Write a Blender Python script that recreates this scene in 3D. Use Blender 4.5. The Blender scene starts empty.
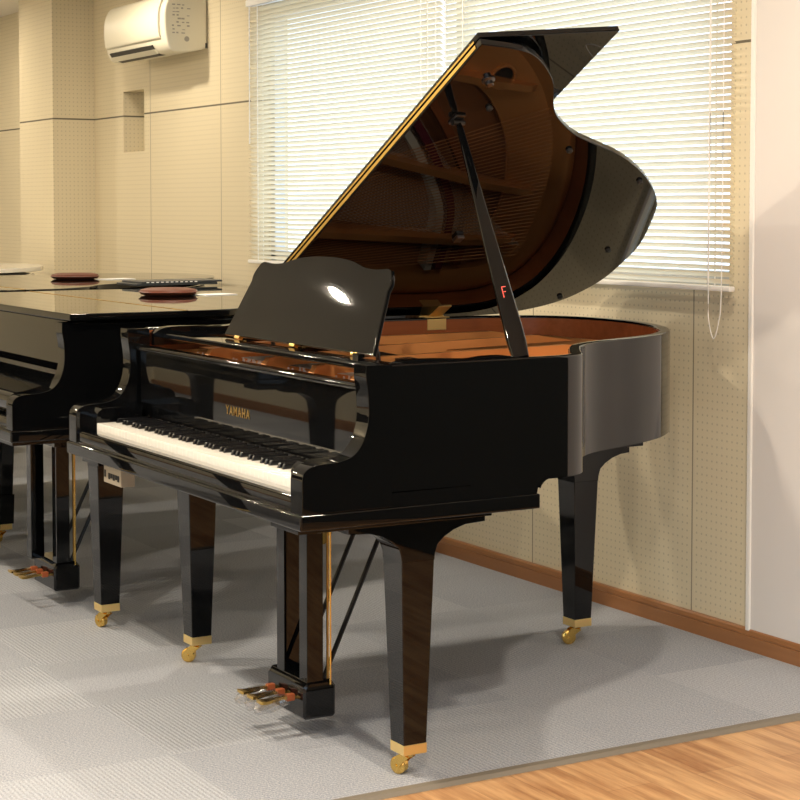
import bpy, bmesh, math, random
from mathutils import Vector, Matrix
random.seed(7)
S = bpy.context.scene
COL = S.collection
PI = math.pi

# ------------------------------------------------------------------ materials
def lin(r, g, b):
    f = lambda c: ((c / 255 + .055) / 1.055) ** 2.4 if c / 255 > .04045 else c / 255 / 12.92
    return (f(r), f(g), f(b), 1)

def mat(name, color, rough=.5, metal=0, spec=.5, ior=1.5, coat=0):
    m = bpy.data.materials.new(name); m.use_nodes = True
    b = m.node_tree.nodes['Principled BSDF']
    b.inputs['Base Color'].default_value = color if len(color) == 4 else (*color, 1)
    b.inputs['Roughness'].default_value = rough
    b.inputs['Metallic'].default_value = metal
    b.inputs['Specular IOR Level'].default_value = spec
    b.inputs['IOR'].default_value = ior
    b.inputs['Coat Weight'].default_value = coat
    return m

class NT:
    def __init__(s, m):
        s.m = m; s.t = m.node_tree; s.b = s.t.nodes.get('Principled BSDF')
    def n(s, typ, **kw):
        x = s.t.nodes.new(typ)
        for k, v in kw.items(): setattr(x, k, v)
        return x
    def l(s, a, b): s.t.links.new(a, b)
    def math(s, op, a, b=None, c=None):
        x = s.n('ShaderNodeMath', operation=op)
        for i, v in enumerate((a, b, c)):
            if v is None: continue
            if isinstance(v, (int, float)): x.inputs[i].default_value = v
            else: s.l(v, x.inputs[i])
        return x.outputs[0]
    def mix(s, f, a, b):
        x = s.n('ShaderNodeMix', data_type='RGBA')
        if isinstance(f, (int, float)): x.inputs[0].default_value = f
        else: s.l(f, x.inputs[0])
        for i, v in ((6, a), (7, b)):
            if isinstance(v, tuple): x.inputs[i].default_value = v
            else: s.l(v, x.inputs[i])
        return x.outputs[2]
    def pos(s):
        g = s.n('ShaderNodeNewGeometry'); sp = s.n('ShaderNodeSeparateXYZ')
        s.l(g.outputs['Position'], sp.inputs[0])
        nn = s.n('ShaderNodeSeparateXYZ'); s.l(g.outputs['Normal'], nn.inputs[0])
        return sp.outputs, nn.outputs
    def comb(s, x, y, z):
        c = s.n('ShaderNodeCombineXYZ')
        for i, v in enumerate((x, y, z)):
            if isinstance(v, (int, float)): c.inputs[i].default_value = v
            else: s.l(v, c.inputs[i])
        return c.outputs[0]
    def noise(s, vec, scale, detail=2, rough=.5):
        x = s.n('ShaderNodeTexNoise'); s.l(vec, x.inputs['Vector'])
        x.inputs['Scale'].default_value = scale; x.inputs['Detail'].default_value = detail
        x.inputs['Roughness'].default_value = rough
        return x.outputs['Fac']
    def bump(s, h, strength, dist):
        x = s.n('ShaderNodeBump'); x.inputs['Strength'].default_value = strength
        x.inputs['Distance'].default_value = dist
        s.l(h, x.inputs['Height']); s.l(x.outputs[0], s.b.inputs['Normal'])

def wall_mat(name, base, dots=True, seams=True, vert=True):
    m = mat(name, base, .75, spec=.25); t = NT(m)
    (x, y, z), (nx, ny, nz) = t.pos()
    side = t.math('GREATER_THAN', t.math('ABSOLUTE', nx), .5)
    a = t.math('ADD', t.math('MULTIPLY', x, t.math('SUBTRACT', 1, side)), t.math('MULTIPLY', y, side))
    col = base
    if dots:
        p = .0235
        fa = t.math('SUBTRACT', t.math('FLOORED_MODULO', a, p), p / 2)
        fz = t.math('SUBTRACT', t.math('FLOORED_MODULO', z, p), p / 2)
        r = t.math('SQRT', t.math('ADD', t.math('MULTIPLY', fa, fa), t.math('MULTIPLY', fz, fz)))
        hole = t.math('LESS_THAN', r, .0034)
        dark = tuple(c * .74 for c in base[:3]) + (1,)
        col = t.mix(hole, base, dark)
    if seams:
        fx = t.math('FLOORED_MODULO', t.math('ADD', x, 4.429), .8925)
        v = t.math('LESS_THAN', t.math('ABSOLUTE', t.math('SUBTRACT', fx, .446)), .4434)
        v = t.math('MULTIPLY', t.math('SUBTRACT', 1, v), t.math('SUBTRACT', 1, side))
        h = t.math('LESS_THAN', t.math('ABSOLUTE', t.math('SUBTRACT', z, 1.843)), .0042)
        if vert: col = t.mix(v, col, tuple(c * .42 for c in base[:3]) + (1,))
        col = t.mix(h, col, tuple(c * .22 for c in base[:3]) + (1,))
    if not isinstance(col, tuple): t.l(col, t.b.inputs['Base Color'])
    return m

CREAM = (.71, .63, .455, 1)
M = {}
M['wall'] = wall_mat('perforated_cream_board', CREAM)
M['pillar'] = wall_mat('pillar_board', CREAM, vert=False)
M['wall_plain'] = wall_mat('plain_cream_board', (.70, .64, .50, 1), dots=False, seams=False)
M['white_wall'] = mat('white_wall_panel', (.76, .73, .71), .6, spec=.3)
M['dark_reflect'] = mat('dark_reflected_wall', (.022, .028, .024), .6)  # made-up darkness outside the view for the piano's side to reflect
M['ceiling'] = mat('ceiling_white', (.78, .74, .66), .8)
M['black'] = mat('black_polish', (.0025, .0027, .003), .02, ior=1.46)
M['black_satin'] = mat('black_satin', (.006, .006, .007), .28)
M['black_key'] = mat('black_key', (.006, .006, .007), .22)
M['white_polish'] = mat('white_polish', (.86, .84, .78), .08)
M['ivory'] = mat('ivory', (.86, .84, .78), .18)
M['brass'] = mat('brass', (.83, .56, .16), .18, metal=1)
M['brass_dull'] = mat('brass_dull', (.70, .48, .16), .35, metal=1)
M['chrome'] = mat('chrome', (.8, .8, .8), .12, metal=1)
M['dark_metal'] = mat('dark_metal', (.16, .15, .15), .3, metal=1)
M['brass_satin'] = mat('brass_satin', (.90, .68, .29), .4, metal=.8)
M['steel'] = mat('steel_strings', (.75, .72, .68), .3, metal=1)
M['copper'] = mat('copper_strings', (.62, .30, .13), .35, metal=1)
M['plate'] = mat('bronze_plate', (.66, .29, .095), .33, metal=.4)
M['felt_red'] = mat('burgundy_felt', (.16, .01, .03), .9)
M['felt_white'] = mat('white_felt', (.7, .68, .62), .9)
M['rubber'] = mat('black_rubber', (.01, .01, .01), .6)
M['ac'] = mat('ac_plastic', (.78, .74, .60), .4)
M['ac_dark'] = mat('ac_dark', (.02, .018, .015), .5)
M['grey_mark'] = mat('grey_mark', (.38, .36, .31), .6)
M['slot'] = mat('dark_slot', (.01, .01, .01), .7)
M['cushion'] = mat('brown_leather', lin(98, 50, 32), .5)
M['paper'] = mat('white_paper', (.9, .9, .88), .6)
M['magazine'] = mat('dark_magazine', (.05, .055, .06), .35)
M['box_face'] = mat('box_face', (.34, .29, .21), .4)
M['red'] = mat('red_mark', (.6, .06, .04), .5)
M['orange'] = mat('orange_wood', (.36, .09, .03), .4)
M['white_plastic'] = mat('white_plastic', (.88, .87, .84), .4)
M['trim_strip'] = mat('carpet_trim', (.20, .175, .14), .55)
M['alu'] = mat('window_aluminium', (.55, .55, .55), .4, metal=.6)

def wood_mat(name, c1, c2, axis='x', scale=6, rough=.4, stretch=14):
    m = mat(name, c1, rough); t = NT(m)
    (x, y, z), _ = t.pos()
    k = stretch
    v = t.comb(t.math('MULTIPLY', x, 1 if axis == 'x' else k), t.math('MULTIPLY', y, 1 if axis == 'y' else k), t.math('MULTIPLY', z, 1 if axis == 'z' else k))
    f = t.noise(v, scale, 4, .6)
    t.l(t.mix(f, c1, c2), t.b.inputs['Base Color'])
    return m
M['baseboard'] = wood_mat('brown_baseboard', (.27, .115, .042, 1), (.38, .17, .065, 1), 'x', 3, .35)
M['mahogany'] = wood_mat('mahogany', (.20, .06, .022, 1), (.36, .115, .042, 1), 'y', 3, .22)
M['spruce'] = wood_mat('spruce', (.24, .09, .035, 1), (.32, .13, .05, 1), 'y', 3, .4)
M['beam'] = wood_mat('dark_beam', (.02, .012, .008, 1), (.04, .022, .015, 1), 'y', 3, .4)

# carpet tiles, ribs turned a quarter on every other tile
m = mat('carpet_tiles', (.3, .3, .3), .95, spec=.1); t = NT(m)
(x, y, z), _ = t.pos()
tx = t.math('FLOOR', t.math('DIVIDE', t.math('ADD', x, 3.55), .5))
ty = t.math('FLOOR', t.math('DIVIDE', t.math('SUBTRACT', y, 1.70), .5))
chk = t.math('FLOORED_MODULO', t.math('ADD', tx, ty), 2)
ribx = t.math('SINE', t.math('MULTIPLY', x, 2 * PI / .0125))
riby = t.math('SINE', t.math('MULTIPLY', y, 2 * PI / .0125))
rib = t.math('ADD', t.math('MULTIPLY', ribx, chk), t.math('MULTIPLY', riby, t.math('SUBTRACT', 1, chk)))
rib = t.math('MULTIPLY_ADD', rib, .5, .5)
gp = t.n('ShaderNodeNewGeometry').outputs['Position']
n1 = t.noise(gp, 160, 2, .7); n2 = t.noise(gp, 3.0, 2); n3 = t.noise(gp, 260, 2)
wn = t.n('ShaderNodeTexWhiteNoise', noise_dimensions='2D'); t.l(t.comb(tx, ty, 0), wn.inputs['Vector'])
f = t.math('ADD', t.math('MULTIPLY', n1, .9), t.math('MULTIPLY', rib, .15))
f = t.math('ADD', f, t.math('MULTIPLY', t.math('SUBTRACT', n3, .5), 1.3))
f = t.math('ADD', f, t.math('MULTIPLY', chk, -.12))
f = t.math('ADD', f, t.math('MULTIPLY', wn.outputs['Value'], .14))
f = t.math('ADD', f, t.math('MULTIPLY', n2, .12))
c = t.mix(t.math('SUBTRACT', f, .2), (.225, .245, .295, 1), (.60, .625, .68, 1))
t.l(c, t.b.inputs['Base Color'])
t.bump(t.math('ADD', rib, t.math('MULTIPLY', n1, 1.5)), .5, .002)
M['carpet'] = m

# plank floor
m = mat('oak_planks', (.5, .3, .15), .38); t = NT(m)
(x, y, z), _ = t.pos()
bv = t.comb(x, y, 0)
br = t.n('ShaderNodeTexBrick'); t.l(bv, br.inputs['Vector'])
br.inputs['Scale'].default_value = 1; br.inputs['Brick Width'].default_value = 1.1
br.inputs['Row Height'].default_value = .13; br.inputs['Mortar Size'].default_value = .0012
br.inputs['Color1'].default_value = lin(208, 166, 120); br.inputs['Color2'].default_value = lin(168, 118, 76)
br.inputs['Mortar'].default_value = lin(96, 60, 32); br.offset = .37
row = t.math('FLOOR', t.math('DIVIDE', y, .13))
gv = t.comb(t.math('ADD', t.math('MULTIPLY', x, 1.6), t.math('MULTIPLY', row, 7.3)), t.math('MULTIPLY', y, 16), 0)
g1 = t.noise(gv, 1.6, 5, .62)
g2 = t.noise(t.comb(t.math('MULTIPLY', x, 2), t.math('MULTIPLY', y, 90), row), 1.5, 3)
ramp = t.n('ShaderNodeValToRGB'); t.l(g1, ramp.inputs[0])
ramp.color_ramp.elements[0].position = .34; ramp.color_ramp.elements[0].color = lin(120, 72, 42)
ramp.color_ramp.elements[1].position = .62; ramp.color_ramp.elements[1].color = lin(222, 180, 132)
c = t.mix(.62, br.outputs['Color'], ramp.outputs[0])
c = t.mix(t.math('MULTIPLY', g2, .3), c, lin(110, 66, 34))
t.l(c, t.b.inputs['Base Color'])
M['oak'] = m

# blind slats let daylight glow through
m = bpy.data.materials.new('blind_slat'); m.use_nodes = True; t = NT(m)
t.b.inputs['Base Color'].default_value = (.86, .79, .62, 1); t.b.inputs['Roughness'].default_value = .4
tr = t.n('ShaderNodeBsdfTranslucent'); tr.inputs[0].default_value = (.95, .85, .64, 1)
mx = t.n('ShaderNodeMixShader'); mx.inputs[0].default_value = .36
out = t.t.nodes['Material Output']
t.l(t.b.outputs[0], mx.inputs[1]); t.l(tr.outputs[0], mx.inputs[2]); t.l(mx.outputs[0], out.inputs[0])
M['slat'] = m
# thin clear glass / film
def clear(name, w, col=(1, 1, 1, 1), rough=.02):
    m = bpy.data.materials.new(name); m.use_nodes = True; t = NT(m)
    t.t.nodes.remove(t.b)
    tp = t.n('ShaderNodeBsdfTransparent'); tp.inputs[0].default_value = col
    gl = t.n('ShaderNodeBsdfGlossy'); gl.inputs['Roughness'].default_value = rough
    mx = t.n('ShaderNodeMixShader'); mx.inputs[0].default_value = w
    t.l(tp.outputs[0], mx.inputs[1]); t.l(gl.outputs[0], mx.inputs[2])
    t.l(mx.outputs[0], t.t.nodes['Material Output'].inputs[0])
    return m
M['glass'] = clear('window_glass', .06)
M['film'] = clear('clear_film', .28, (.97, .97, .97, 1), .25)
def emis(name, col, s):
    m = bpy.data.materials.new(name); m.use_nodes = True; t = NT(m); t.t.nodes.remove(t.b)
    e = t.n('ShaderNodeEmission'); e.inputs[0].default_value = col; e.inputs[1].default_value = s
    t.l(e.outputs[0], t.t.nodes['Material Output'].inputs[0]); return m
M['lamp'] = emis('lamp_glow', (1, .84, .6, 1), 12)

# ------------------------------------------------------------------ mesh helpers
def finish(bm, name, m, parent=None, smooth=True, ang=38, loc=None, rot=None):
    bmesh.ops.remove_doubles(bm, verts=bm.verts, dist=1e-6)
    bmesh.ops.recalc_face_normals(bm, faces=bm.faces)
    if smooth:
        for f in bm.faces: f.smooth = True
        for e in bm.edges:
            if len(e.link_faces) == 2:
                e.smooth = e.calc_face_angle(0) < math.radians(ang)
            else: e.smooth = False
    me = bpy.data.meshes.new(name); bm.to_mesh(me); bm.free()
    if m is not None: me.materials.append(M[m] if isinstance(m, str) else m)
    o = bpy.data.objects.new(name, me); COL.objects.link(o)
    if parent is not None: o.parent = parent
    if loc: o.location = loc
    if rot: o.rotation_euler = rot
    if smooth:
        w = o.modifiers.new('weighted', 'WEIGHTED_NORMAL'); w.keep_sharp = True
    return o

def box(bm, x0, x1, y0, y1, z0, z1, bev=0, seg=2):
    vs = [bm.verts.new(p) for p in [(x0,y0,z0),(x1,y0,z0),(x1,y1,z0),(x0,y1,z0),(x0,y0,z1),(x1,y0,z1),(x1,y1,z1),(x0,y1,z1)]]
    fs = [bm.faces.new([vs[i] for i in q]) for q in [(0,3,2,1),(4,5,6,7),(0,1,5,4),(1,2,6,5),(2,3,7,6),(3,0,4,7)]]
    if bev:
        es = list({e for f in fs for e in f.edges})
        bmesh.ops.bevel(bm, geom=es, offset=bev, segments=seg, profile=.5, affect='EDGES')
    return vs

def BX(*a, **k):
    bm = bmesh.new(); box(bm, *a, **k); return bm

def prism(bm, pts, axis, a0, a1, bev=0, seg=2):
    """extrude a 2D polygon along an axis; pts are the other two coordinates in order"""
    def P(p, a):
        return {'x': (a, p[0], p[1]), 'y': (p[0], a, p[1]), 'z': (p[0], p[1], a)}[axis]
    lo = [bm.verts.new(P(p, a0)) for p in pts]; hi = [bm.verts.new(P(p, a1)) for p in pts]
    f0 = bm.faces.new(lo); f1 = bm.faces.new(hi[::-1])
    n = len(pts)
    for i in range(n):
        bm.faces.new([lo[i], lo[(i+1) % n], hi[(i+1) % n], hi[i]])
    if bev:
        es = list(set(list(f0.edges) + list(f1.edges)))
        bmesh.ops.recalc_face_normals(bm, faces=bm.faces)
        bmesh.ops.bevel(bm, geom=es, offset=bev, segments=seg, profile=.5, affect='EDGES')

def frustum(bm, cx, cy, z0, h0, z1, h1, ch=.0):
    """square taper with chamfered corners"""
    def ring(h, z):
        c = ch
        return [bm.verts.new((cx+a, cy+b, z)) for a, b in
                [(-h+c,-h),(h-c,-h),(h,-h+c),(h,h-c),(h-c,h),(-h+c,h),(-h,h-c),(-h,-h+c)]]
    a = ring(h0, z0); b = ring(h1, z1)
    for i in range(8): bm.faces.new([a[i], a[(i+1) % 8], b[(i+1) % 8], b[i]])
    bm.faces.new(a[::-1]); bm.faces.new(b)

def tube(bm, pts, r, seg=10, rs=None):
    pts = [Vector(p) for p in pts]; rings = []
    up = Vector((0, 0, 1))
    for i, p in enumerate(pts):
        d = (pts[min(i+1, len(pts)-1)] - pts[max(i-1, 0)]).normalized()
        a = d.cross(up)
        if a.length < 1e-3: a = d.cross(Vector((1, 0, 0)))
        a.normalize(); b = d.cross(a)
        rr = rs[i] if rs else r
        rings.append([bm.verts.new(p + a*math.cos(2*PI*k/seg)*rr + b*math.sin(2*PI*k/seg)*rr) for k in range(seg)])
    for i in range(len(rings)-1):
        for k in range(seg):
            bm.faces.new([rings[i][k], rings[i][(k+1) % seg], rings[i+1][(k+1) % seg], rings[i+1][k]])
    bm.faces.new(rings[0][::-1]); bm.faces.new(rings[-1])

def lathe(bm, prof, c=(0,0,0), seg=24, axis='z'):
    rings = []
    for r, h in prof:
        ring = []
        for k in range(seg):
            a = 2*PI*k/seg; u, v = r*math.cos(a), r*math.sin(a)
            p = {'z': (u, v, h), 'x': (h, u, v), 'y': (u, h, v)}[axis]
            ring.append(bm.verts.new((p[0]+c[0], p[1]+c[1], p[2]+c[2])))
        rings.append(ring)
    for i in range(len(rings)-1):
        for k in range(seg):
            bm.faces.new([rings[i][k], rings[i][(k+1) % seg], rings[i+1][(k+1) % seg], rings[i+1][k]])
    bm.faces.new(rings[0][::-1]); bm.faces.new(rings[-1])

def catmull(pts, n=6):
    out = []
    P = [Vector(p) for p in pts]
    for i in range(len(P)-1):
        p0 = P[max(i-1, 0)]; p1 = P[i]; p2 = P[i+1]; p3 = P[min(i+2, len(P)-1)]
        for k in range(n):
            t = k/n
            out.append(.5*((2*p1) + (p2-p0)*t + (2*p0-5*p1+4*p2-p3)*t*t + (3*p1-p0-3*p2+p3)*t*t*t))
    out.append(P[-1]); return out

def offset_path(path, d):
    """shift an open 2D path to its left (inwards) by d"""
    res = []
    for i, p in enumerate(path):
        t = (path[min(i+1, len(path)-1)] - path[max(i-1, 0)]).normalized()
        res.append(p + Vector((-t.y, t.x))*d)
    return res

def sweep(bm, path, prof):
    """prof: closed list of (inward offset, z); path open 2D"""
    cols = [offset_path(path, o) for o, z in prof]
    rows = [[bm.verts.new((cols[j][i].x, cols[j][i].y, prof[j][1])) for j in range(len(prof))] for i in range(len(path))]
    m = len(prof)
    for i in range(len(rows)-1):
        for j in range(m):
            bm.faces.new([rows[i][j], rows[i][(j+1) % m], rows[i+1][(j+1) % m], rows[i+1][j]])
    bm.faces.new(rows[0]); bm.faces.new(rows[-1][::-1])

def thing(name, label, cat, loc=(0,0,0), rz=0, group=None):
    o = bpy.data.objects.new(name, None); COL.objects.link(o); o.empty_display_size = .1
    o.location = loc; o.rotation_euler = (0, 0, rz); o['label'] = label; o['category'] = cat
    if group: o['group'] = group
    return o
def tag(o, label, cat, group=None):
    o['label'] = label; o['category'] = cat
    if group: o['group'] = group
    return o
def struct(o):
    o['kind'] = 'structure'; return o
def dup(o, parent, loc=None):
    c = o.copy(); COL.objects.link(c); c.parent = parent
    if loc is not None: c.location = loc
    return c

# ------------------------------------------------------------------ room
WY = 3.64; CZ = 2.574; XW = -12.6; XE = 5.0; YS = -1.22
def wall_grid(axis, a0, a1, z0, z1, t0, t1, holes):
    """wall slab with rectangular openings (a0,a1,z0,z1)"""
    As = sorted({a0, a1, *[h[0] for h in holes], *[h[1] for h in holes]})
    Zs = sorted({z0, z1, *[h[2] for h in holes], *[h[3] for h in holes]})
    bm = bmesh.new()
    for i in range(len(As)-1):
        for j in range(len(Zs)-1):
            ca = (As[i]+As[i+1])/2; cz = (Zs[j]+Zs[j+1])/2
            if any(h[0] < ca < h[1] and h[2] < cz < h[3] for h in holes): continue
            if axis == 'x': box(bm, As[i], As[i+1], t0, t1, Zs[j], Zs[j+1])
            else: box(bm, t0, t1, As[i], As[i+1], Zs[j], Zs[j+1])
    return bm
WIN = (-7.595, -4.262, 1.098, 2.27)
NICHE = (-9.274, -8.976, 1.646, 1.974)
struct(finish(wall_grid('x', XW, XE, 0, CZ, WY, WY+.16, [WIN, NICHE]), 'wall_back', 'wall', smooth=False))
struct(finish(BX(NICHE[0]-.02, NICHE[1]+.02, WY+.13, WY+.158, NICHE[2]-.02, NICHE[3]+.02), 'trim_1', 'wall_plain', smooth=False))
bm = bmesh.new(); box(bm, -10.288, -9.711, 3.392, WY-.0005, .0, CZ)
struct(finish(bm, 'wall_pillar', 'pillar', smooth=False))
struct(finish(BX(XW-.15, XW, YS, WY+.16, 0, CZ), 'wall_left', 'wall_plain', smooth=False))
struct(finish(BX(XE, XE+.15, YS, WY+.16, 0, CZ), 'wall_right', 'dark_reflect', smooth=False))
FILL_WIN = (-2.6, 3.6, .12, 2.25)  # unseen window added behind the camera to let in daylight fill
struct(finish(wall_grid('x', XW-.15, XE+.15, 0, CZ, YS-.15, YS, [FILL_WIN]), 'wall_front', 'wall_plain', smooth=False))
bm = bmesh.new()
for k in range(5):
    a = FILL_WIN[0]+k*(FILL_WIN[1]-FILL_WIN[0]-.05)/4; box(bm, a, a+.05, YS-.11, YS-.06, FILL_WIN[2], FILL_WIN[3])
for b in ((FILL_WIN[2], FILL_WIN[2]+.05), (FILL_WIN[3]-.05, FILL_WIN[3])): box(bm, FILL_WIN[0], FILL_WIN[1], YS-.11, YS-.06, *b)
w2 = struct(finish(bm, 'added_fill_window', 'alu', smooth=False))
finish(BX(FILL_WIN[0]+.02, FILL_WIN[1]-.02, YS-.088, YS-.082, FILL_WIN[2]+.02, FILL_WIN[3]-.02), 'window_pane', 'glass', w2, smooth=False)
struct(finish(BX(-2.95, XE, WY-.06, WY-.013, .0, CZ), 'added_dark_panel', 'dark_reflect', smooth=False))  # unseen dark panel added so the piano's treble side reflects black
struct(finish(BX(XW-.15, XE+.15, YS-.15, WY+.16, CZ, CZ+.1), 'ceiling', 'ceiling', smooth=False))
struct(finish(BX(XW-.15, XE+.15, YS-.15, WY+.16, -.12, -.006), 'floor', 'oak', smooth=False))
o = finish(BX(XW, -3.545, YS, WY, -.0059, 0), 'floor_carpet', 'carpet', smooth=False); struct(o)
bm = bmesh.new(); prism(bm, [(-3.547, -.0058), (-3.547, .0025), (-3.542, .004), (-3.522, .0035), (-3.512, -.0055)], 'y', YS, WY)
struct(finish(bm, 'trim_2', 'trim_strip', smooth=False))
# white wall panel right of the boarded wall
struct(finish(BX(-4.140, XE, WY-.012, WY-.0005, .06, CZ), 'wall_panel', 'white_wall', smooth=False))
struct(finish(BX(-4.154, -4.136, WY-.018, WY-.0006, .06, CZ, bev=.003), 'trim_3', 'white_plastic', smooth=False))
# baseboards
def baseboard(name, x0, x1, y1):
    bm = bmesh.new()
    prism(bm, [(y1, 0), (y1-.018, 0), (y1-.018, .042), (y1-.0155, .044), (y1-.0155, .046), (y1-.018, .048), (y1-.016, .062), (y1-.012, .066), (y1, .066)], 'x', x0, x1)
    return struct(finish(bm, name, 'baseboard', smooth=False))
baseboard('baseboard_back', -9.71, XE, WY-.0005)
baseboard('baseboard_left', XW, -10.289, WY-.0005)
baseboard('baseboard_pillar', -10.288, -9.711, 3.3915)
bm = bmesh.new(); prism(bm, [(YS+.0005, 0), (YS+.018, 0), (YS+.018, .062), (YS+.012, .066), (YS+.0005, .066)], 'x', XW, XE)
struct(finish(bm, 'baseboard_front', 'baseboard', smooth=False))
# window frame and glass
bm = bmesh.new()
x0, x1, z0, z1 = WIN
for a in ((x0, x0+.045), (x1-.045, x1), ((x0+x1)/2-.03, (x0+x1)/2+.03)): box(bm, a[0], a[1], WY+.07, WY+.12, z0, z1)
for b in ((z0, z0+.045), (z1-.045, z1)): box(bm, x0, x1, WY+.07, WY+.12, *b)
wf = struct(finish(bm, 'window_1', 'alu', smooth=False))
g = finish(BX(x0+.02, x1-.02, WY+.092, WY+.098, z0+.02, z1-.02), 'window_pane', 'glass', wf, smooth=False)

# ------------------------------------------------------------------ blinds
def blind(x0, x1, label, cords, loop):
    r = thing('venetian_blind', label, 'blind', ((x0+x1)/2, 3.605, 1.087), group='venetian blinds over the window')
    L = (x1-x0)/2; H = 2.30-1.087
    bm = bmesh.new(); p = .0214; n = int((H-.055)/p); a = math.radians(38)
    for i in range(n):
        z = .030 + p*i
        # gently crowned slat, inner (room side) edge up
        for k in range(3):
            pts = []
        prof = []
        for k in range(5):
            u = -.0125 + .00625*k
            c = .0018*(1-(u/.0125)**2)
            prof.append((u, c))
        up = [( -u*math.cos(a)*-1, 0) for u, c in prof]
        P = []
        for u, c in prof:      # y towards the window is +, so inner edge (-u) sits high
            P.append((u*math.cos(a) + c*math.sin(a), z - u*math.sin(a) + c*math.cos(a)))
        vs = [[bm.verts.new((xx, q[0], q[1])) for q in P] for xx in (-L+.004, L-.004)]
        for k in range(4): bm.faces.new([vs[0][k], vs[0][k+1], vs[1][k+1], vs[1][k]])
    me_o = finish(bm, 'slats', 'slat', r)
    finish(BX(-L, L, -.012, .012, .0, .016, bev=.004), 'bottom_rail', 'white_plastic', r)
    finish(BX(-L, L, -.018, .018, H-.03, H, bev=.003), 'headrail', 'white_plastic', r)
    for c in cords:
        bm = bmesh.new()
        for dy in (-.0135, .0135): box(bm, c-.0028, c+.0028, dy-.0006, dy+.0006, .005, H-.02)
        finish(bm, 'ladder_tape', 'white_plastic', r, smooth=False)
    bm = bmesh.new()
    pts = catmull([(loop-.018, -.02, H-.03), (loop-.018, -.02, .4), (loop-.02, -.02, 0), (loop-.017, -.02, -.09), (loop+.006, -.02, -.145), (loop+.03, -.02, -.09), (loop+.04, -.02, .0), (loop+.042, -.02, .4), (loop+.042, -.02, H-.03)], 5)
    tube(bm, pts, .0016, 6); finish(bm, 'pull_cord', 'white_plastic', r)
    bm = bmesh.new()
    tube(bm, [(-L+.05, -.022, H-.03), (-L+.05, -.022, .55)], .003, 6)
    finish(bm, 'tilt_wand', 'white_plastic', r)
    return r
XM = -5.885
blind(-7.606, XM-.004, 'cream venetian blind covering the half of the window nearer the air conditioner', (-.74, .72), .80)
blind(XM+.004, -4.207, 'cream venetian blind behind the raised piano lid, next to the white wall panel', (-.68, .74), .77)

# ------------------------------------------------------------------ air conditioner
ac = thing('air_conditioner', 'cream wall-mounted air conditioner high on the wall above the small niche', 'air conditioner', (-8.55, WY-.001, 2.09))
def rel(pts, y0, z0): return [(a-y0, b-z0) for a, b in pts]
prof = catmull([(3.64, 2.125), (3.56, 2.105), (3.47, 2.10), (3.435, 2.125), (3.42, 2.17), (3.412, 2.24), (3.416, 2.31), (3.44, 2.36), (3.49, 2.385), (3.56, 2.39), (3.64, 2.39)], 4)
bm = bmesh.new(); prism(bm, [(p.x-3.64, p.y-2.09) for p in prof], 'x', -.40, .40, bev=.012, seg=3)
finish(bm, 'body', 'ac', ac)
fp = catmull([(3.418, 2.165), (3.406, 2.18), (3.400, 2.24), (3.404, 2.31), (3.428, 2.365), (3.46, 2.385)], 4)
pts = [(p.x-3.64, p.y-2.09) for p in fp] + [(p.x-3.64+.014, p.y-2.09) for p in fp[::-1]]
bm = bmesh.new(); prism(bm, pts, 'x', -.375, .345, bev=.002, seg=1); finish(bm, 'front_panel', 'ac', ac)
bm = bmesh.new(); prism(bm, [(-.228, .050), (-.214, .030), (-.208, .032), (-.222, .054)], 'x', -.33, .24)
finish(bm, 'air_outlet', 'ac_dark', ac, smooth=False)
bm = bmesh.new(); prism(bm, [(-.220, .031), (-.214, .026), (-.196, .010), (-.190, .014), (-.208, .032)], 'x', -.335, .245, bev=.0015, seg=1)
finish(bm, 'louver', 'ac', ac)
bm = bmesh.new(); prism(bm, [(-.196, .0135), (-.165, .0045), (-.150, .0085), (-.150, .016), (-.190, .018)], 'x', -.31, .23)
finish(bm, 'air_outlet', 'ac_dark', ac, smooth=False)
bm = bmesh.new()
rr = random.Random(3)
for j in range(9):
    z = .10+.017*j
    for k in range(4):
        if rr.random() < .75:
            y = -.19+.025*k + rr.random()*.008
            box(bm, .4003, .4012, y, y+.010+.008*rr.random(), z, z+.003+rr.random()*.005)
lathe(bm, [(.013, .4003), (.013, .4012)], (0, -.11, .075), 20, 'x')
finish(bm, 'warning_label', 'grey_mark', ac, smooth=False)
bm = bmesh.new(); box(bm, .398, .403, -.012, -.004, .035, .06); finish(bm, 'side_clip', 'ac_dark', ac, smooth=False)


# ------------------------------------------------------------------ grand piano
RIM = [(.742, .19), (.742, .40), (.742, .60), (.735, .68), (.703, .742), (.640, .787), (.560, .842), (.480, .905), (.418, .990), (.372, 1.10),
       (.325, 1.22), (.262, 1.33), (.175, 1.43), (.075, 1.51), (-.05, 1.58), (-.22, 1.635), (-.38, 1.65), (-.53, 1.625), (-.65, 1.55), (-.722, 1.42),
       (-.742, 1.25), (-.742, 1.0), (-.742, .6), (-.742, .19)]
LID = [(.782, .523), (.772, .62), (.752, .69), (.695, .765), (.625, .83), (.52, .895), (.455, .955), (.385, 1.05), (.33, 1.165), (.28, 1.27),
       (.2, 1.392), (.118, 1.49), (.03, 1.572), (-.05, 1.622), (-.25, 1.703), (-.39, 1.722), (-.53, 1.715), (-.66, 1.645), (-.735, 1.50), (-.755, 1.30), (-.755, .9), (-.755, .523)]

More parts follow.
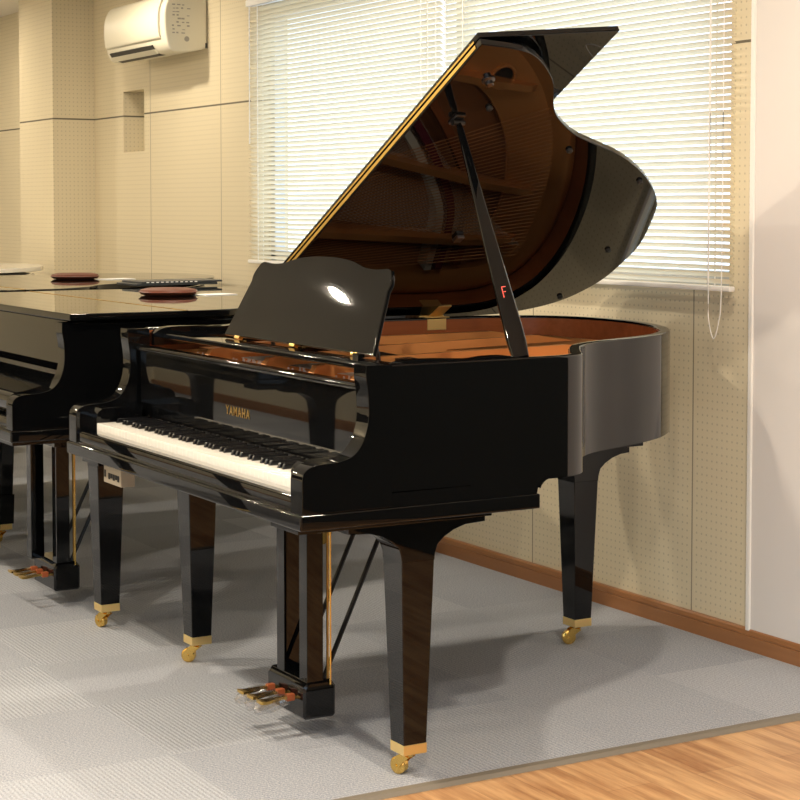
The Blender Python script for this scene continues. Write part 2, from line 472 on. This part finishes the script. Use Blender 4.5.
def grand_piano(label, loc, tail=1.65, opened=False, body='black', lid_z=.992, leg_shift=0, cuff=False, rear=(-.245, 1.415), lyre=True, lyre_shift=0):
    R = thing('grand_piano', label, 'piano', loc)
    B = body
    st = lambda pts: [(x, y if y < .7 else .7+(y-.7)*(tail-.7)/(1.65-.7)) for x, y in pts]
    def P(bm, n, m=None, parent=R, **k): return finish(bm, n, m or B, parent, **k)
    path = catmull(st(RIM), 6)
    # --- case: swept rim and the two scrolled arms
    bm = bmesh.new()
    sweep(bm, path, [(0, .70), (0, .983), (.0015, .9875), (.005, .990), (.026, .990), (.0295, .9875), (.031, .983), (.031, .70)])
    arm = [(-.036, .668), (-.036, .742)] + [tuple(v) for v in catmull([(-.036, .742), (-.033, .757), (-.022, .769), (0, .776), (.05, .779), (.083, .787), (.103, .801), (.118, .824), (.128, .855), (.131, .885), (.129, .925), (.124, .96), (.124, .990)], 3)][1:] + [(.192, .990), (.192, .668)]
    for s in (-1, 1):
        a, b = sorted((s*.742, s*.684)); prism(bm, arm, 'x', a, b, bev=.0018)
    for s in (-1, 1):
        a, b = sorted((s*.742, s*.705)); 
        q = [(.19, .668), (.585, .668), (.590, .69)] + [(.630-.036*math.cos(t*PI/12), .672+.03*math.sin(t*PI/12)) for t in range(1, 7)] + [(.66, .702), (.19, .702)]
        prism(bm, q, 'x', a, b)
    P(bm, 'case')
    # --- key bed with its mouldings
    bm = bmesh.new(); box(bm, -.7475, .7475, -.043, .592, .632, .6675, bev=.005, seg=3)
    P(bm, 'keybed')
    bm = bmesh.new(); prism(bm, [(-.034, .665), (-.034, .670), (-.030, .674), (-.030, .697), (-.027, .702), (-.018, .705), (-.004, .702), (-.006, .665)], 'x', -.684, .684)
    P(bm, 'key_slip')
    bm = bmesh.new()
    box(bm, -.70, .70, .0, .60, .665, .70); P(bm, 'action_bed', 'black_satin', smooth=False)
    # underside board and beams
    ins = offset_path(path, .025)
    bm = bmesh.new(); prism(bm, [(p.x, p.y) for p in ins if p.y > .5], 'z', .705, .72); P(bm, 'bottom_board', 'beam', smooth=False)
    bm = bmesh.new()
    for a in (-.5, -.15, .25):
        ye = 1.40 if a < 0 else .95
        ye = ye*tail/1.65
        box(bm, a-.035, a+.035, .56, ye, .655, .706, bev=.004)
    box(bm, -.70, .45, .80, .87, .66, .706, bev=.004)
    P(bm, 'bracing_beam', 'black_satin')
    # --- cheek blocks
    for s in (-1, 1):
        bm = bmesh.new()
        a, b = sorted((s*.6145, s*.6835))
        q = [(.0, .667), (.0, .742)] + [tuple(v) for v in catmull([(.0, .742), (.003, .757), (.014, .767), (.03, .771), (.14, .775)], 3)][1:] + [(.14, .667)]
        prism(bm, q, 'x', a, b, bev=.0012); P(bm, 'cheek_block')
    if opened:
        # keyboard
        kb = P(BX(-.6135, .6135, .001, .15, .7005, .708), 'keyboard', 'ivory', smooth=False)
        w = 1.225/52
        bm = bmesh.new()
        prism(bm, [(0, .7085), (0, .727), (.0012, .7300), (.150, .7300), (.150, .709)], 'x', -w/2+.0006, w/2-.0006, bev=.0007, seg=1)
        wk = finish(bm, 'white_key', 'ivory', kb, loc=(-.6125+w/2, 0, 0))
        bm = bmesh.new(); prism(bm, [(.050, .7301), (.0535, .740), (.056, .7425), (.146, .7425), (.146, .7301)], 'x', -.0056, .0056, bev=.0014, seg=1)
        bk = finish(bm, 'black_key', 'black_key', kb, loc=(-.6125+w, 0, 0))
        for i in range(52):
            if i: dup(wk, kb, (-.6125+w*(i+.5), 0, 0))
            if i and i < 51 and i % 7 in (0, 2, 3, 5, 6): dup(bk, kb, (-.6125+w*(i+1), 0, 0))
        # fallboard standing open
        fb = P(BX(-.668, .668, 0, .016, 0, .198, bev=.003), 'fallboard', loc=(0, .156, .737))
        bm = bmesh.new(); box(bm, -.672, .672, -.012, .030, .190, .205, bev=.0055, seg=3)
        finish(bm, 'fallboard_rail', B, fb)
        cu = bpy.data.curves.new('lettering', 'FONT'); cu.body = 'YAMAHA'; cu.size = .030; cu.extrude = .0006
        cu.space_character = 1.28; cu.align_x = 'CENTER'; cu.offset = .0006
        tmp = bpy.data.objects.new('tmp', cu); COL.objects.link(tmp)
        bpy.context.view_layer.update()
        me = bpy.data.meshes.new_from_object(tmp.evaluated_get(bpy.context.evaluated_depsgraph_get()))
        bpy.data.objects.remove(tmp)
        me.materials.clear(); me.materials.append(M['brass'])
        lo = bpy.data.objects.new('lettering', me); COL.objects.link(lo); lo.parent = fb
        lo.location = (.0, -.0008, .064); lo.rotation_euler = (PI/2, 0, 0); lo.scale = (1.0, 1.12, 1)
        # inner veneer
        inn = offset_path(path, .0312)
        bm = bmesh.new()
        sweep(bm, inn, [(0, .72), (0, .982), (.0012, .982), (.0012, .72)]); P(bm, 'inner_rim', 'mahogany')
        # soundboard, plate, struts, strings
        ip = offset_path(path, .034)
        bm = bmesh.new(); prism(bm, [(p.x, p.y) for p in ip], 'z', .868, .874); P(bm, 'soundboard', 'spruce', smooth=False)
        bm = bmesh.new()
        pp = offset_path(path, .036)
        sweep(bm, pp, [(0, .876), (0, .912), (.012, .921), (.03, .924), (.06, .920), (.085, .905), (.09, .876)])
        P(bm, 'plate_flange', 'plate')
        tailp = [p for p in path if p.y > .95*1.0 and p.x > -.70]
        bm = bmesh.new(); sweep(bm, tailp, [(.09, .896), (.09, .906), (.28, .906), (.28, .896)]); P(bm, 'plate_web', 'plate')
        bm = bmesh.new(); lathe(bm, [(.046, .9062), (.046, .912), (.040, .914), (.036, .912), (.036, .9062)], (.085, 1.22, 0), 28); P(bm, 'plate_ring', 'plate')
        bm = bmesh.new(); lathe(bm, [(.0355, .9062), (.0355, .9068)], (.085, 1.22, 0), 28); P(bm, 'plate_hole', 'slot')
        bm = bmesh.new(); box(bm, -.70, .70, .185, .44, .885, .905, bev=.004); P(bm, 'pin_block', 'plate')
        for xa, xb, ye in ((-.42, -.50, 1.50), (-.05, -.33, 1.52), (.22, .05, 1.38), (.44, .33, 1.05)):
            bm = bmesh.new()
            vs = []
            d = Vector((xb-xa, ye-.24)).normalized(); nrm = Vector((-d.y, d.x))*.011
            prof = [(.24, .905), (.27, .945), (.40, .957), (ye-.25, .957), (ye-.06, .93), (ye-.02, .905)]
            rows = []
            for yy, zz in prof:
                tt = (yy-.24)/(ye-.24); cx = xa+(xb-xa)*tt
                rows.append([bm.verts.new((cx-nrm.x, yy-nrm.y, .90)), bm.verts.new((cx-nrm.x, yy-nrm.y, zz)), bm.verts.new((cx+nrm.x, yy+nrm.y, zz)), bm.verts.new((cx+nrm.x, yy+nrm.y, .90))])
            for i in range(len(rows)-1):
                for k in range(4): bm.faces.new([rows[i][k], rows[i][(k+1) % 4], rows[i+1][(k+1) % 4], rows[i+1][k]])
            bm.faces.new(rows[0]); bm.faces.new(rows[-1][::-1])
            P(bm, 'plate_strut', 'plate')
        # treble/bass strings
        def inside_y(x):
            best = .5
            for p, q in zip(ip, ip[1:]):
                if (p.x-x)*(q.x-x) <= 0 and abs(p.x-q.x) > 1e-6:
                    yy = p.y+(q.y-p.y)*(x-p.x)/(q.x-p.x); best = max(best, yy)
            return best
        bm = bmesh.new()
        for i in range(150):
            f = i/149; xa = -.35+.98*f; xb = -.52+1.10*f*(.55+.45*f)
            ye = min(inside_y(xb)-.10, 1.50-1.0*f)
            tube(bm, [(xa, .33, .922), (xb, max(ye, .60), .922)], .0006, 4)
        o = P(bm, 'strings', 'steel', smooth=False); o['kind'] = 'stuff'
        bm = bmesh.new()
        for i in range(40):
            f = i/39; xa = -.64+.25*f; xb = -.55+.55*f
            ye = min(inside_y(xb)-.10, 1.50)
            tube(bm, [(xa, .33, .932), (xb, ye, .932)], .0014, 4)
        o = P(bm, 'bass_strings', 'copper', smooth=False); o['kind'] = 'stuff'
        bm = bmesh.new()
        for i in range(110):
            f = i/109; xx = -.64+1.26*f
            lathe(bm, [(.0026, .905), (.0026, .918)], (xx, .325+.028*(i % 3)+.004*math.sin(i), 0), 6)
        o = P(bm, 'tuning_pins', 'steel', smooth=False); o['kind'] = 'stuff'
        bm = bmesh.new()
        for i in range(66):
            f = i/65; xx = -.62+.95*f; yy = .50+.10*(1-f)
            box(bm, xx-.004, xx+.004, yy, yy+.05, .935, .952)
        o = P(bm, 'dampers', 'black_satin', smooth=False); o['kind'] = 'stuff'
        bm = bmesh.new()
        c = catmull([(-.60, 1.28), (-.35, 1.25), (-.12, 1.10), (.08, .92), (.30, .78), (.55, .64)], 6)
        sweep(bm, c, [(-.013, .876), (-.013, .915), (.013, .915), (.013, .876)]); P(bm, 'bridge', 'mahogany')
        for off, mm in ((-.075, 'felt_red'), (-.115, 'felt_white')):
            bm = bmesh.new()
            sweep(bm, c, [(off-.012, .876), (off-.012, .926), (off+.012, .926), (off+.012, .876)]); P(bm, 'string_felt', mm)
        # side rails for the music shelf
        for s in (-1, 1):
            bm = bmesh.new()
            top = catmull([(.20, .975), (.24, .992), (.33, .994), (.42, .990), (.47, .994), (.53, .993), (.60, .982), (.66, .965)], 4)
            q = [(p.x, p.y) for p in top] + [(.66, .94), (.20, .94)]
            a, b = sorted((s*.708, s*.672)); prism(bm, q, 'x', a, b, bev=.002); P(bm, 'shelf_rail')
        # music shelf and desk
        bm = bmesh.new(); box(bm, -.668, .668, .225, .31, .960, .975, bev=.004, seg=3)
        for a in (-.63, -.02, .60): box(bm, a-.03, a+.03, .30, .44, .962, .972)
        P(bm, 'music_shelf')
        half = [(.432, 0), (.415, .06), (.400, .12), (.388, .165), (.392, .185), (.384, .203), (.368, .222), (.350, .226)]
        topc = catmull([(.350, .226), (.29, .222), (.23, .226), (.16, .240), (.08, .248), (0, .250)], 4)
        hp = half + [(p.x, p.y) for p in topc[1:]]
        poly = hp + [(-x, z) for x, z in hp[-2::-1]]
        bm = bmesh.new(); prism(bm, poly, 'y', 0, .012, bev=.003)
        tilt = math.atan2(.09, .21)
        md = P(bm, 'music_desk', loc=(0, .315, .983), rot=(-tilt, 0, 0))
        for a in (-.34, 0, .34):
            bm = bmesh.new(); box(bm, a-.016, a+.016, -.003, .010, -.0075, .0015, bev=.001); finish(bm, 'hinge', 'brass', md)
        for a in (-.30, .30):
            bm = bmesh.new(); tube(bm, [(a, .012, .13), (a, .105, -.005)], .006, 6); finish(bm, 'desk_stay', 'black_satin', md)
        bm = bmesh.new(); box(bm, .355, .385, .30, .318, .974, .984); 
        P(bm, 'desk_block', 'black')
    else:
        # closed fallboard and name board
        bm = bmesh.new(); box(bm, -.684, .684, .146, .160, .80, .985); P(bm, 'name_board')
        prof = catmull([(-.012, .712), (-.024, .735), (-.026, .760), (-.012, .776), (.03, .784), (.09, .800), (.13, .822), (.146, .836)], 4)
        q = [(p.x, p.y) for p in prof] + [(.146, .712)]
        bm = bmesh.new(); prism(bm, q, 'x', -.684, .684); P(bm, 'fallboard')
    # --- lid
    th = math.radians(28.9) if opened else 0
    lp = [(x+.742, y) for x, y in [(v.x, v.y) for v in catmull(st(LID), 5)]]
    hz = .993 if opened else lid_z; lt = .018 if opened else .022
    bm = bmesh.new(); prism(bm, lp, 'z', 0, lt, bev=.003)
    lid = P(bm, 'lid', loc=(-.742, 0, hz), rot=(0, -th, 0))
    # front flap
    fw = 1.537
    if opened:
        bm = bmesh.new(); box(bm, -.013, 1.524, 0, .437, .001, .017, bev=.003)
        box(bm, 1.02, 1.07, .437, .443, .004, .014)
        fl = finish(bm, 'front_flap', B, lid, loc=(0, .523, .0185), rot=(math.radians(6), 0, 0))
        bm = bmesh.new(); box(bm, -.008, 1.500, -.0022, 0, .0045, .0135); box(bm, -.008, 1.500, -.0022, 0, .0200, .0255)
        hg = finish(bm, 'piano_hinge', 'brass', lid, loc=(0, .523, 0), smooth=False)
        bm = bmesh.new(); lathe(bm, [(.0026, -.0012), (.0026, .0012)], (0, 0, 0), 8, 'y')
        o = finish(bm, 'screw', 'brass', lid, loc=(.03, .523, .0305), smooth=False)
        for k in range(1, 26): dup(o, lid, (.03+k*.058, .523, .0305))
        # bumpers and cups on the underside
        for (u, y) in ((1.05, 1.075), (.884, 1.43), (.45, 1.60), (.12, 1.62), (1.25, .70)):
            bm = bmesh.new(); lathe(bm, [(.009, 0), (.009, -.006), (.006, -.009)], (u, y, 0), 14)
            finish(bm, 'rubber_bumper', 'rubber', lid)
        bm = bmesh.new(); lathe(bm, [(.017, 0), (.017, -.003), (.010, -.006), (.010, -.016), (.006, -.018)], (1.375, .627, 0), 20)
        finish(bm, 'lid_lock', 'dark_metal', lid)
        bm = bmesh.new(); box(bm, 1.17, 1.215, .620, .650, -.006, 0, bev=.002); lathe(bm, [(.008, .618), (.008, .652)], (1.192, 0, -.012), 12, 'y')
        finish(bm, 'prop_cup', 'dark_metal', lid)
        bm = bmesh.new(); box(bm, .53, .56, .98, 1.005, -.012, 0, bev=.002)
        finish(bm, 'prop_cup', 'dark_metal', lid)
    else:
        bm = bmesh.new(); box(bm, -.013, 1.524, .135, .5205, .0, .022, bev=.0035)
        finish(bm, 'front_flap', B, lid)
        bm = bmesh.new(); box(bm, -.010, 1.52, .5185, .5245, .0215, .0232); finish(bm, 'piano_hinge', 'brass', lid, smooth=False)
    # spine hinges
    for yy in (.70, 1.19):
        bm = bmesh.new()
        if opened:
            box(bm, -.7108, -.7085, yy-.035, yy+.035, .950, .985)
            box(bm, -.742, -.705, yy-.045, yy+.045, .9893, .9915)
            c_, s_ = math.cos(th), math.sin(th)
            tube(bm, [(-.744, yy-.045, .991), (-.744, yy+.045, .991)], .004, 8)
            rows = []
            for u, h in ((.0, -.003), (.075, -.003), (.075, -.0005), (.0, -.0005)):
                rows.append((-.742+u*c_-h*s_, hz+u*s_+h*c_))
            prism(bm, rows, 'y', yy-.012, yy+.035)
        else:
            tube(bm, [(-.757, yy-.045, hz+.004), (-.757, yy+.045, hz+.004)], .004, 8)
        P(bm, 'lid_hinge', 'brass_satin')
    # --- prop stick
    if opened:
        a = Vector((.690, .572, .985))
        u, y_ = 1.192, .636
        b = Vector((-.742+u*math.cos(th)+.014*math.sin(th), y_, hz+u*math.sin(th)-.014*math.cos(th)))
        d = (b-a).normalized(); L = (b-a).length
        wdir = Vector((.45, 1, 0)); wdir = (wdir - d*wdir.dot(d)).normalized(); tdir = d.cross(wdir)
        bm = bmesh.new(); rows = []
        for f_, w_, t_ in ((0, .020, .010), (.06, .023, .011), (.12, .023, .011), (.45, .017, .009), (.8, .011, .008), (.97, .008, .007), (1, .006, .006)):
            p = a+d*L*f_; ch = min(w_, t_)*.45
            ring = []
            for q1, q2 in ((-w_+ch, -t_), (w_-ch, -t_), (w_, -t_+ch), (w_, t_-ch), (w_-ch, t_), (-w_+ch, t_), (-w_, t_-ch), (-w_, -t_+ch)):
                ring.append(bm.verts.new(p+wdir*q1+tdir*q2))
            rows.append(ring)
        for i in range(len(rows)-1):
            for k in range(8): bm.faces.new([rows[i][k], rows[i][(k+1) % 8], rows[i+1][(k+1) % 8], rows[i+1][k]])
        bm.faces.new(rows[0][::-1]); bm.faces.new(rows[-1])
        pr = P(bm, 'lid_prop', ang=50)
        # small red tag mark on the stick
        bm = bmesh.new()
        o0 = a+d*L*.235 - wdir*.004; nn = -tdir if (-tdir).dot(Vector((.9, -.5, 0))) > 0 else tdir
        def strip(p, q, hw):
            e = (q-p).normalized(); s2 = e.cross(nn)*hw; oo = nn*.0112
            bm.faces.new([bm.verts.new(v+oo) for v in (p-s2, q-s2, q+s2, p+s2)])
        strip(o0, o0+d*.030, .0012); strip(o0+d*.030, o0+d*.030+wdir*.010, .0012); strip(o0+d*.016, o0+d*.016+wdir*.008, .0012)
        finish(bm, 'red_mark', 'red', pr, smooth=False)
        bm = bmesh.new(); box(bm, .672, .708, .535, .610, .945, .978, bev=.003); P(bm, 'prop_bracket', 'brass_dull')
    # --- legs
    def leg(cx, cy, cdir, z_top, br=.140, h_top=.045):
        lg_b = bmesh.new()
        frustum(lg_b, cx, cy, .082, .031, z_top-.055, h_top, .0015)
        if cuff: frustum(lg_b, cx, cy, .082, .037, .20, .040, .0015)
        lg = P(lg_b, 'leg', smooth=False)
        bm = bmesh.new()
        h = h_top
        half_ = [(h-.0005, z_top-.082), (h+.001, z_top-.066), (h+.008, z_top-.046), (h+.026, z_top-.030), (h+.052, z_top-.016), (h+.084, z_top-.006), (h+br, z_top-.003), (h+br, z_top+.024)]
        q = [(cy+a_, z_) for a_, z_ in half_] + [(cy-a_, z_) for a_, z_ in half_[::-1]]
        prism(bm, q, 'x', cx-h-.0005, cx+h+.0005, bev=.0015, seg=1)
        finish(bm, 'leg_bracket', B, lg)
        # brass caster
        dx, dy = cdir; dd = math.atan2(dy, dx)
        bm = bmesh.new(); box(bm, cx-.032, cx+.032, cy-.032, cy+.032, .058, .083, bev=.002)
        fe = finish(bm, 'ferrule', 'brass_satin', lg)
        bm = bmesh.new()
        r0 = .0215
        Mx = Matrix.Translation((cx, cy, 0)) @ Matrix.Rotation(dd, 4, 'Z')
        lathe(bm, [(.011, .046), (.013, .052), (.018, .0585)], (0, 0, 0), 16)
        for s in (-1, 1):
            pts_ = [(.012, .052), (-.010, .046), (.006, .034), (.020, .016), (.030, .012), (.036, .020), (.034, .032), (.026, .046), (.016, .052)]
            prism(bm, [(px, pz) for px, pz in pts_], 'y', s*.013-.002, s*.013+.002)
        tube(bm, [(.027, -.018, r0), (.027, .018, r0)], .004, 8)
        bmesh.ops.transform(bm, matrix=Mx, verts=bm.verts)
        finish(bm, 'caster_fork', 'brass', lg)
        bm = bmesh.new()
        lathe(bm, [(.006, -.011), (.016, -.011), (.018, -.009), (.021, -.008), (r0, -.005), (r0, .005), (.021, .008), (.018, .009), (.016, .011), (.006, .011)], (.027, 0, r0), 24, 'y')
        bmesh.ops.transform(bm, matrix=Mx, verts=bm.verts)
        finish(bm, 'caster_wheel', 'brass', lg)
        return lg
    fy = .311+leg_shift
    for s, cd in ((1, (-.8, -.35)), (-1, (-.5, -.6))):
        cx = .610 if s > 0 else -.622
        leg(cx, fy, cd, .600)
        bm = bmesh.new(); box(bm, cx-.065, cx+.075 if s > 0 else cx+.065, -.018, fy+.185, .614, .6325, bev=.002); P(bm, 'leg_block')
    rx, ry = rear
    lgr = leg(rx, ry, (-.35, -.9), .590, br=.118)
    bm = bmesh.new(); e = min(.190, tail-ry-.045); box(bm, rx-.105, rx+.105, ry-.20, ry+e-.02, .6135, .655, bev=.002); box(bm, rx-.13, rx+.13, ry-.23, ry+e, .650, .706, bev=.002)
    P(bm, 'leg_block')
    # --- pedal lyre
    if not lyre: return R
    n0 = len(R.children)
    ly0 = .168
    bm = bmesh.new()
    prism(bm, [(.215, .062), (.222, .056), (.300, .056), (.306, .062), (.306, .135), (.294, .152), (.227, .152), (.215, .135)], 'x', ly0-.122, ly0+.088, bev=.006, seg=1)
    lb = P(bm, 'pedal_box')
    for s in (-1, 1):
        cx = ly0-.0 + s*.064 - .002
        bm = bmesh.new(); box(bm, cx-.0215, cx+.0215, .226, .272, .148, .628, bev=.0015); P(bm, 'lyre_post')
    bm = bmesh.new(); box(bm, ly0-.115, ly0+.115, .205, .31, .600, .6325, bev=.002); P(bm, 'lyre_top_block')
    for k, xx in enumerate((-.056, .0, .056)):
        px = ly0-.008+xx
        bm = bmesh.new()
        cur = catmull([(.24, .106), (.20, .110), (.17, .111), (.145, .109), (.124, .108), (.108, .110)], 4)
        hw = [.006]*8 + [.006+.0012*i for i in range(13)]
        rows = []
        for i, p in enumerate(cur):
            w_ = hw[min(i, 20)]
            if i == len(cur)-1: w_ *= .6
            rows.append([bm.verts.new((px-w_, p.x, p.y-.004)), bm.verts.new((px-w_, p.x, p.y+.003)), bm.verts.new((px+w_, p.x, p.y+.003)), bm.verts.new((px+w_, p.x, p.y-.004))])
        for i in range(len(rows)-1):
            for q in range(4): bm.faces.new([rows[i][q], rows[i][(q+1) % 4], rows[i+1][(q+1) % 4], rows[i+1][q]])
        bm.faces.new(rows[0]); bm.faces.new(rows[-1][::-1])
        pd = P(bm, 'pedal', 'brass', ang=50)
        bm = bmesh.new(); box(bm, px-.008, px+.008, .184, .207, .101, .119, bev=.003); finish(bm, 'pedal_guard', 'orange', pd)
        if opened:
            bm = bmesh.new(); rng = random.Random(k+5)
            lathe(bm, [(.004, 0), (.012, .006), (.016, .02), (.018, .045), (.017, .075), (.011, .09)], (0, 0, 0), 12)
            for v in bm.verts: v.co += Vector((rng.uniform(-.003, .003), rng.uniform(-.003, .003), rng.uniform(-.003, .003)))
            bmesh.ops.transform(bm, matrix=Matrix.Translation((px, .098, .088)) @ Matrix.Rotation(math.radians(-78), 4, 'X'), verts=bm.verts)
            o = finish(bm, 'clear_wrap', 'film', pd, ang=15)
    for s in (-1, 1):
        bm = bmesh.new(); tube(bm, [(ly0+s*.064, .280, .145), (ly0+s*.064-.012, .52, .640)], .0065, 8); P(bm, 'lyre_strut', 'black_satin')
    for k, xx in enumerate((.062, .078)):
        bm = bmesh.new(); tube(bm, [(ly0+xx+.014, .288, .14), (ly0+xx+.014, .288, .64)], .0024 if k else .0035, 6)
        P(bm, 'pedal_rod', 'brass_dull' if not k else 'brass')
    if lyre_shift:
        for ch in list(R.children)[n0:]: ch.location.y += lyre_shift
    if opened:
        # control box under the key bed
        bm = bmesh.new(); box(bm, -.530, -.400, -.012, .030, .574, .6265, bev=.002); cb = P(bm, 'control_box', 'box_face'); 
        bm = bmesh.new()
        box(bm, -.522, -.512, -.0135, -.0115, .590, .610)
        for k in range(5): box(bm, -.492+k*.017, -.480+k*.017, -.0135, -.0115, .587+.004*(k % 2), .604)
        finish(bm, 'button', 'slot', cb, smooth=False)
    return R

P0 = (-4.228, 1.812, 0)
grand_piano('open black baby grand piano with raised lid and white keys showing', P0, 1.65, True)
P2 = (-6.007, 1.738, 0)
p2 = grand_piano('closed black grand piano directly beside the open one, brown cushion on its lid', P2, 1.73, False, lid_z=.997, rear=(-.31, 1.60), lyre_shift=.045)
P3 = (-7.60, 1.742, 0)
p3 = grand_piano('closed black grand piano standing between the white piano and the other closed one', P3, 1.73, False, lid_z=1.001, leg_shift=.16, cuff=True, rear=(-.38, 1.28))
P4 = (-9.29, 1.60, 0)
p4 = grand_piano('white closed grand piano farthest away at the left, near the wall pillar', P4, 1.62, False, body='white_polish', lid_z=1.008, rear=(-.245, 1.38))

p5 = grand_piano('black grand piano facing the row, seen only as a reflection in the open piano', (-7.22, .79, 0), 1.65, False, lyre=False)
p5.rotation_euler = (0, 0, PI)

# ------------------------------------------------------------------ things on the lids
def cushion(loc, label, rz):
    r = thing('cushion', label, 'cushion', loc, rz, 'brown round cushions on the closed lids')
    bm = bmesh.new(); lathe(bm, [(.02, 0), (.08, .0), (.100, .004), (.108, .013), (.102, .022), (.08, .027), (.02, .029)], (0, 0, 0), 32)
    finish(bm, 'pad', 'cushion', r)
    bm = bmesh.new(); lathe(bm, [(.106, .010), (.1105, .013), (.106, .016)], (0, 0, 0), 32); finish(bm, 'piping', 'cushion', r)
    return r
def paper(loc, label, rz, w=.10, h=.15):
    bm = bmesh.new(); box(bm, -w/2, w/2, -h/2, h/2, 0, .002); o = finish(bm, 'paper_sheet', 'paper', None, smooth=False, loc=loc, rot=(0, 0, rz))
    return tag(o, label, 'paper', 'paper sheets beside the cushions')
z2 = .997+.022
cushion((-6.19, 2.60, z2), 'round brown cushion on the closed piano next to the open one', 0)
paper((-6.14, 2.76, z2+.0005), 'white paper beside the brown cushion on the piano next to the open one', .2)
z3 = 1.001+.022
cushion((-7.74, 2.80, z3), 'round brown cushion lying on the farther closed black piano', 0)
paper((-7.63, 2.95, z3+.0005), 'white paper beside the brown cushion on the farther black piano', .2)
bm = bmesh.new(); 
box(bm, -.10, .10, -.20, .17, 0, .010, bev=.003); box(bm, -.09, .105, -.18, .19, .0105, .019, bev=.003)
mg = finish(bm, 'magazine', 'magazine', None, loc=(-7.00, 2.95, z3), rot=(0, 0, .06))
bm = bmesh.new(); rr = random.Random(9)
for k in range(11):
    y = -.16+.022*k; box(bm, .1052, .1056, y, y+.012, .012, .016)
finish(bm, 'spine_lettering', 'paper', mg, smooth=False)
tag(mg, 'dark magazines stacked flat on the lid edge of the farther black piano', 'magazine')

# ------------------------------------------------------------------ ceiling lamps
k = 0
LAMPS = [(-8.2, .5), (-8.2, 2.9), (-10.6, .5), (-10.6, 2.7), (-5.8, .5), (-5.8, 2.75), (-3.4, .6), (-3.4, 2.75), (-1.0, .6), (-1.7, 1.95), (-9.5, -.75), (-4.9, -.75)]  # the last few are unseen downlights added for fill light
for (lx, ly) in LAMPS:
    r = thing('downlight', 'round recessed warm ceiling downlight, some of the set added as fill light', 'light', (lx, ly, CZ), group='recessed ceiling downlights')
    bm = bmesh.new(); lathe(bm, [(.058, -.0005), (.075, -.0005), (.074, -.008), (.060, -.010), (.058, -.006)], (0, 0, 0), 28)
    finish(bm, 'rim', 'white_plastic', r)
    bm = bmesh.new(); lathe(bm, [(.057, -.001), (.057, -.004)], (0, 0, 0), 28); finish(bm, 'diffuser', 'lamp', r)
    ld = bpy.data.lights.new('lamp', 'AREA'); ld.shape = 'DISK'; ld.size = .11
    ld.energy = 60 if (lx, ly) == (-1.7, 1.95) else (55 if lx > -2 else 16 if lx > -4 else 15 if lx < -7 else 22) if ly > 2 else ((56 if lx > -4 else 38) if ly > 0 else 22); ld.color = (1, .86, .665)
    lo = bpy.data.objects.new('lamp', ld); COL.objects.link(lo); lo.location = (lx, ly, CZ-.014)

# daylight
w = bpy.data.worlds.new('world'); S.world = w; w.use_nodes = True
bg = w.node_tree.nodes['Background']; bg.inputs[0].default_value = (.66, .82, 1, 1); bg.inputs[1].default_value = 2.7
pl = bpy.data.lights.new('window_portal', 'AREA'); pl.shape = 'RECTANGLE'; pl.size = 3.38; pl.size_y = 1.172
pl.cycles.is_portal = True
po = bpy.data.objects.new('window_portal', pl); COL.objects.link(po); po.location = (-5.905, WY+.17, 1.684)
po.rotation_euler = (-PI/2, 0, 0)
pl2 = bpy.data.lights.new('window_portal', 'AREA'); pl2.shape = 'RECTANGLE'; pl2.size = 6.2; pl2.size_y = 2.13  # portal of the added fill window
pl2.cycles.is_portal = True
po2 = bpy.data.objects.new('window_portal', pl2); COL.objects.link(po2); po2.location = (.5, YS-.16, 1.185)
po2.rotation_euler = (PI/2, 0, 0)

# ------------------------------------------------------------------ camera
cd = bpy.data.cameras.new('camera'); cam = bpy.data.objects.new('camera', cd); COL.objects.link(cam)
pitch = .052; f = 1800
yaw = math.atan(1046/f*math.cos(pitch))
fw = Vector((-math.cos(yaw)*math.cos(pitch), math.sin(yaw)*math.cos(pitch), -math.sin(pitch)))
cam.location = (0, 0, 1.338); cam.rotation_euler = fw.to_track_quat('-Z', 'Y').to_euler()
cd.sensor_width = 36; cd.lens = f/800*36; cd.shift_y = -(400-(209+f*math.tan(pitch)))/800
cd.clip_start = .05
S.camera = cam
S.view_settings.view_transform = 'Standard'; S.view_settings.look = 'None'
S.view_settings.gamma = 1; S.view_settings.use_curve_mapping = False
S.view_settings.exposure = .0
S.cycles.max_bounces = 10; S.cycles.glossy_bounces = 5; S.cycles.transparent_max_bounces = 12
S.cycles.use_denoising = True
S.cycles.sample_clamp_indirect = 6
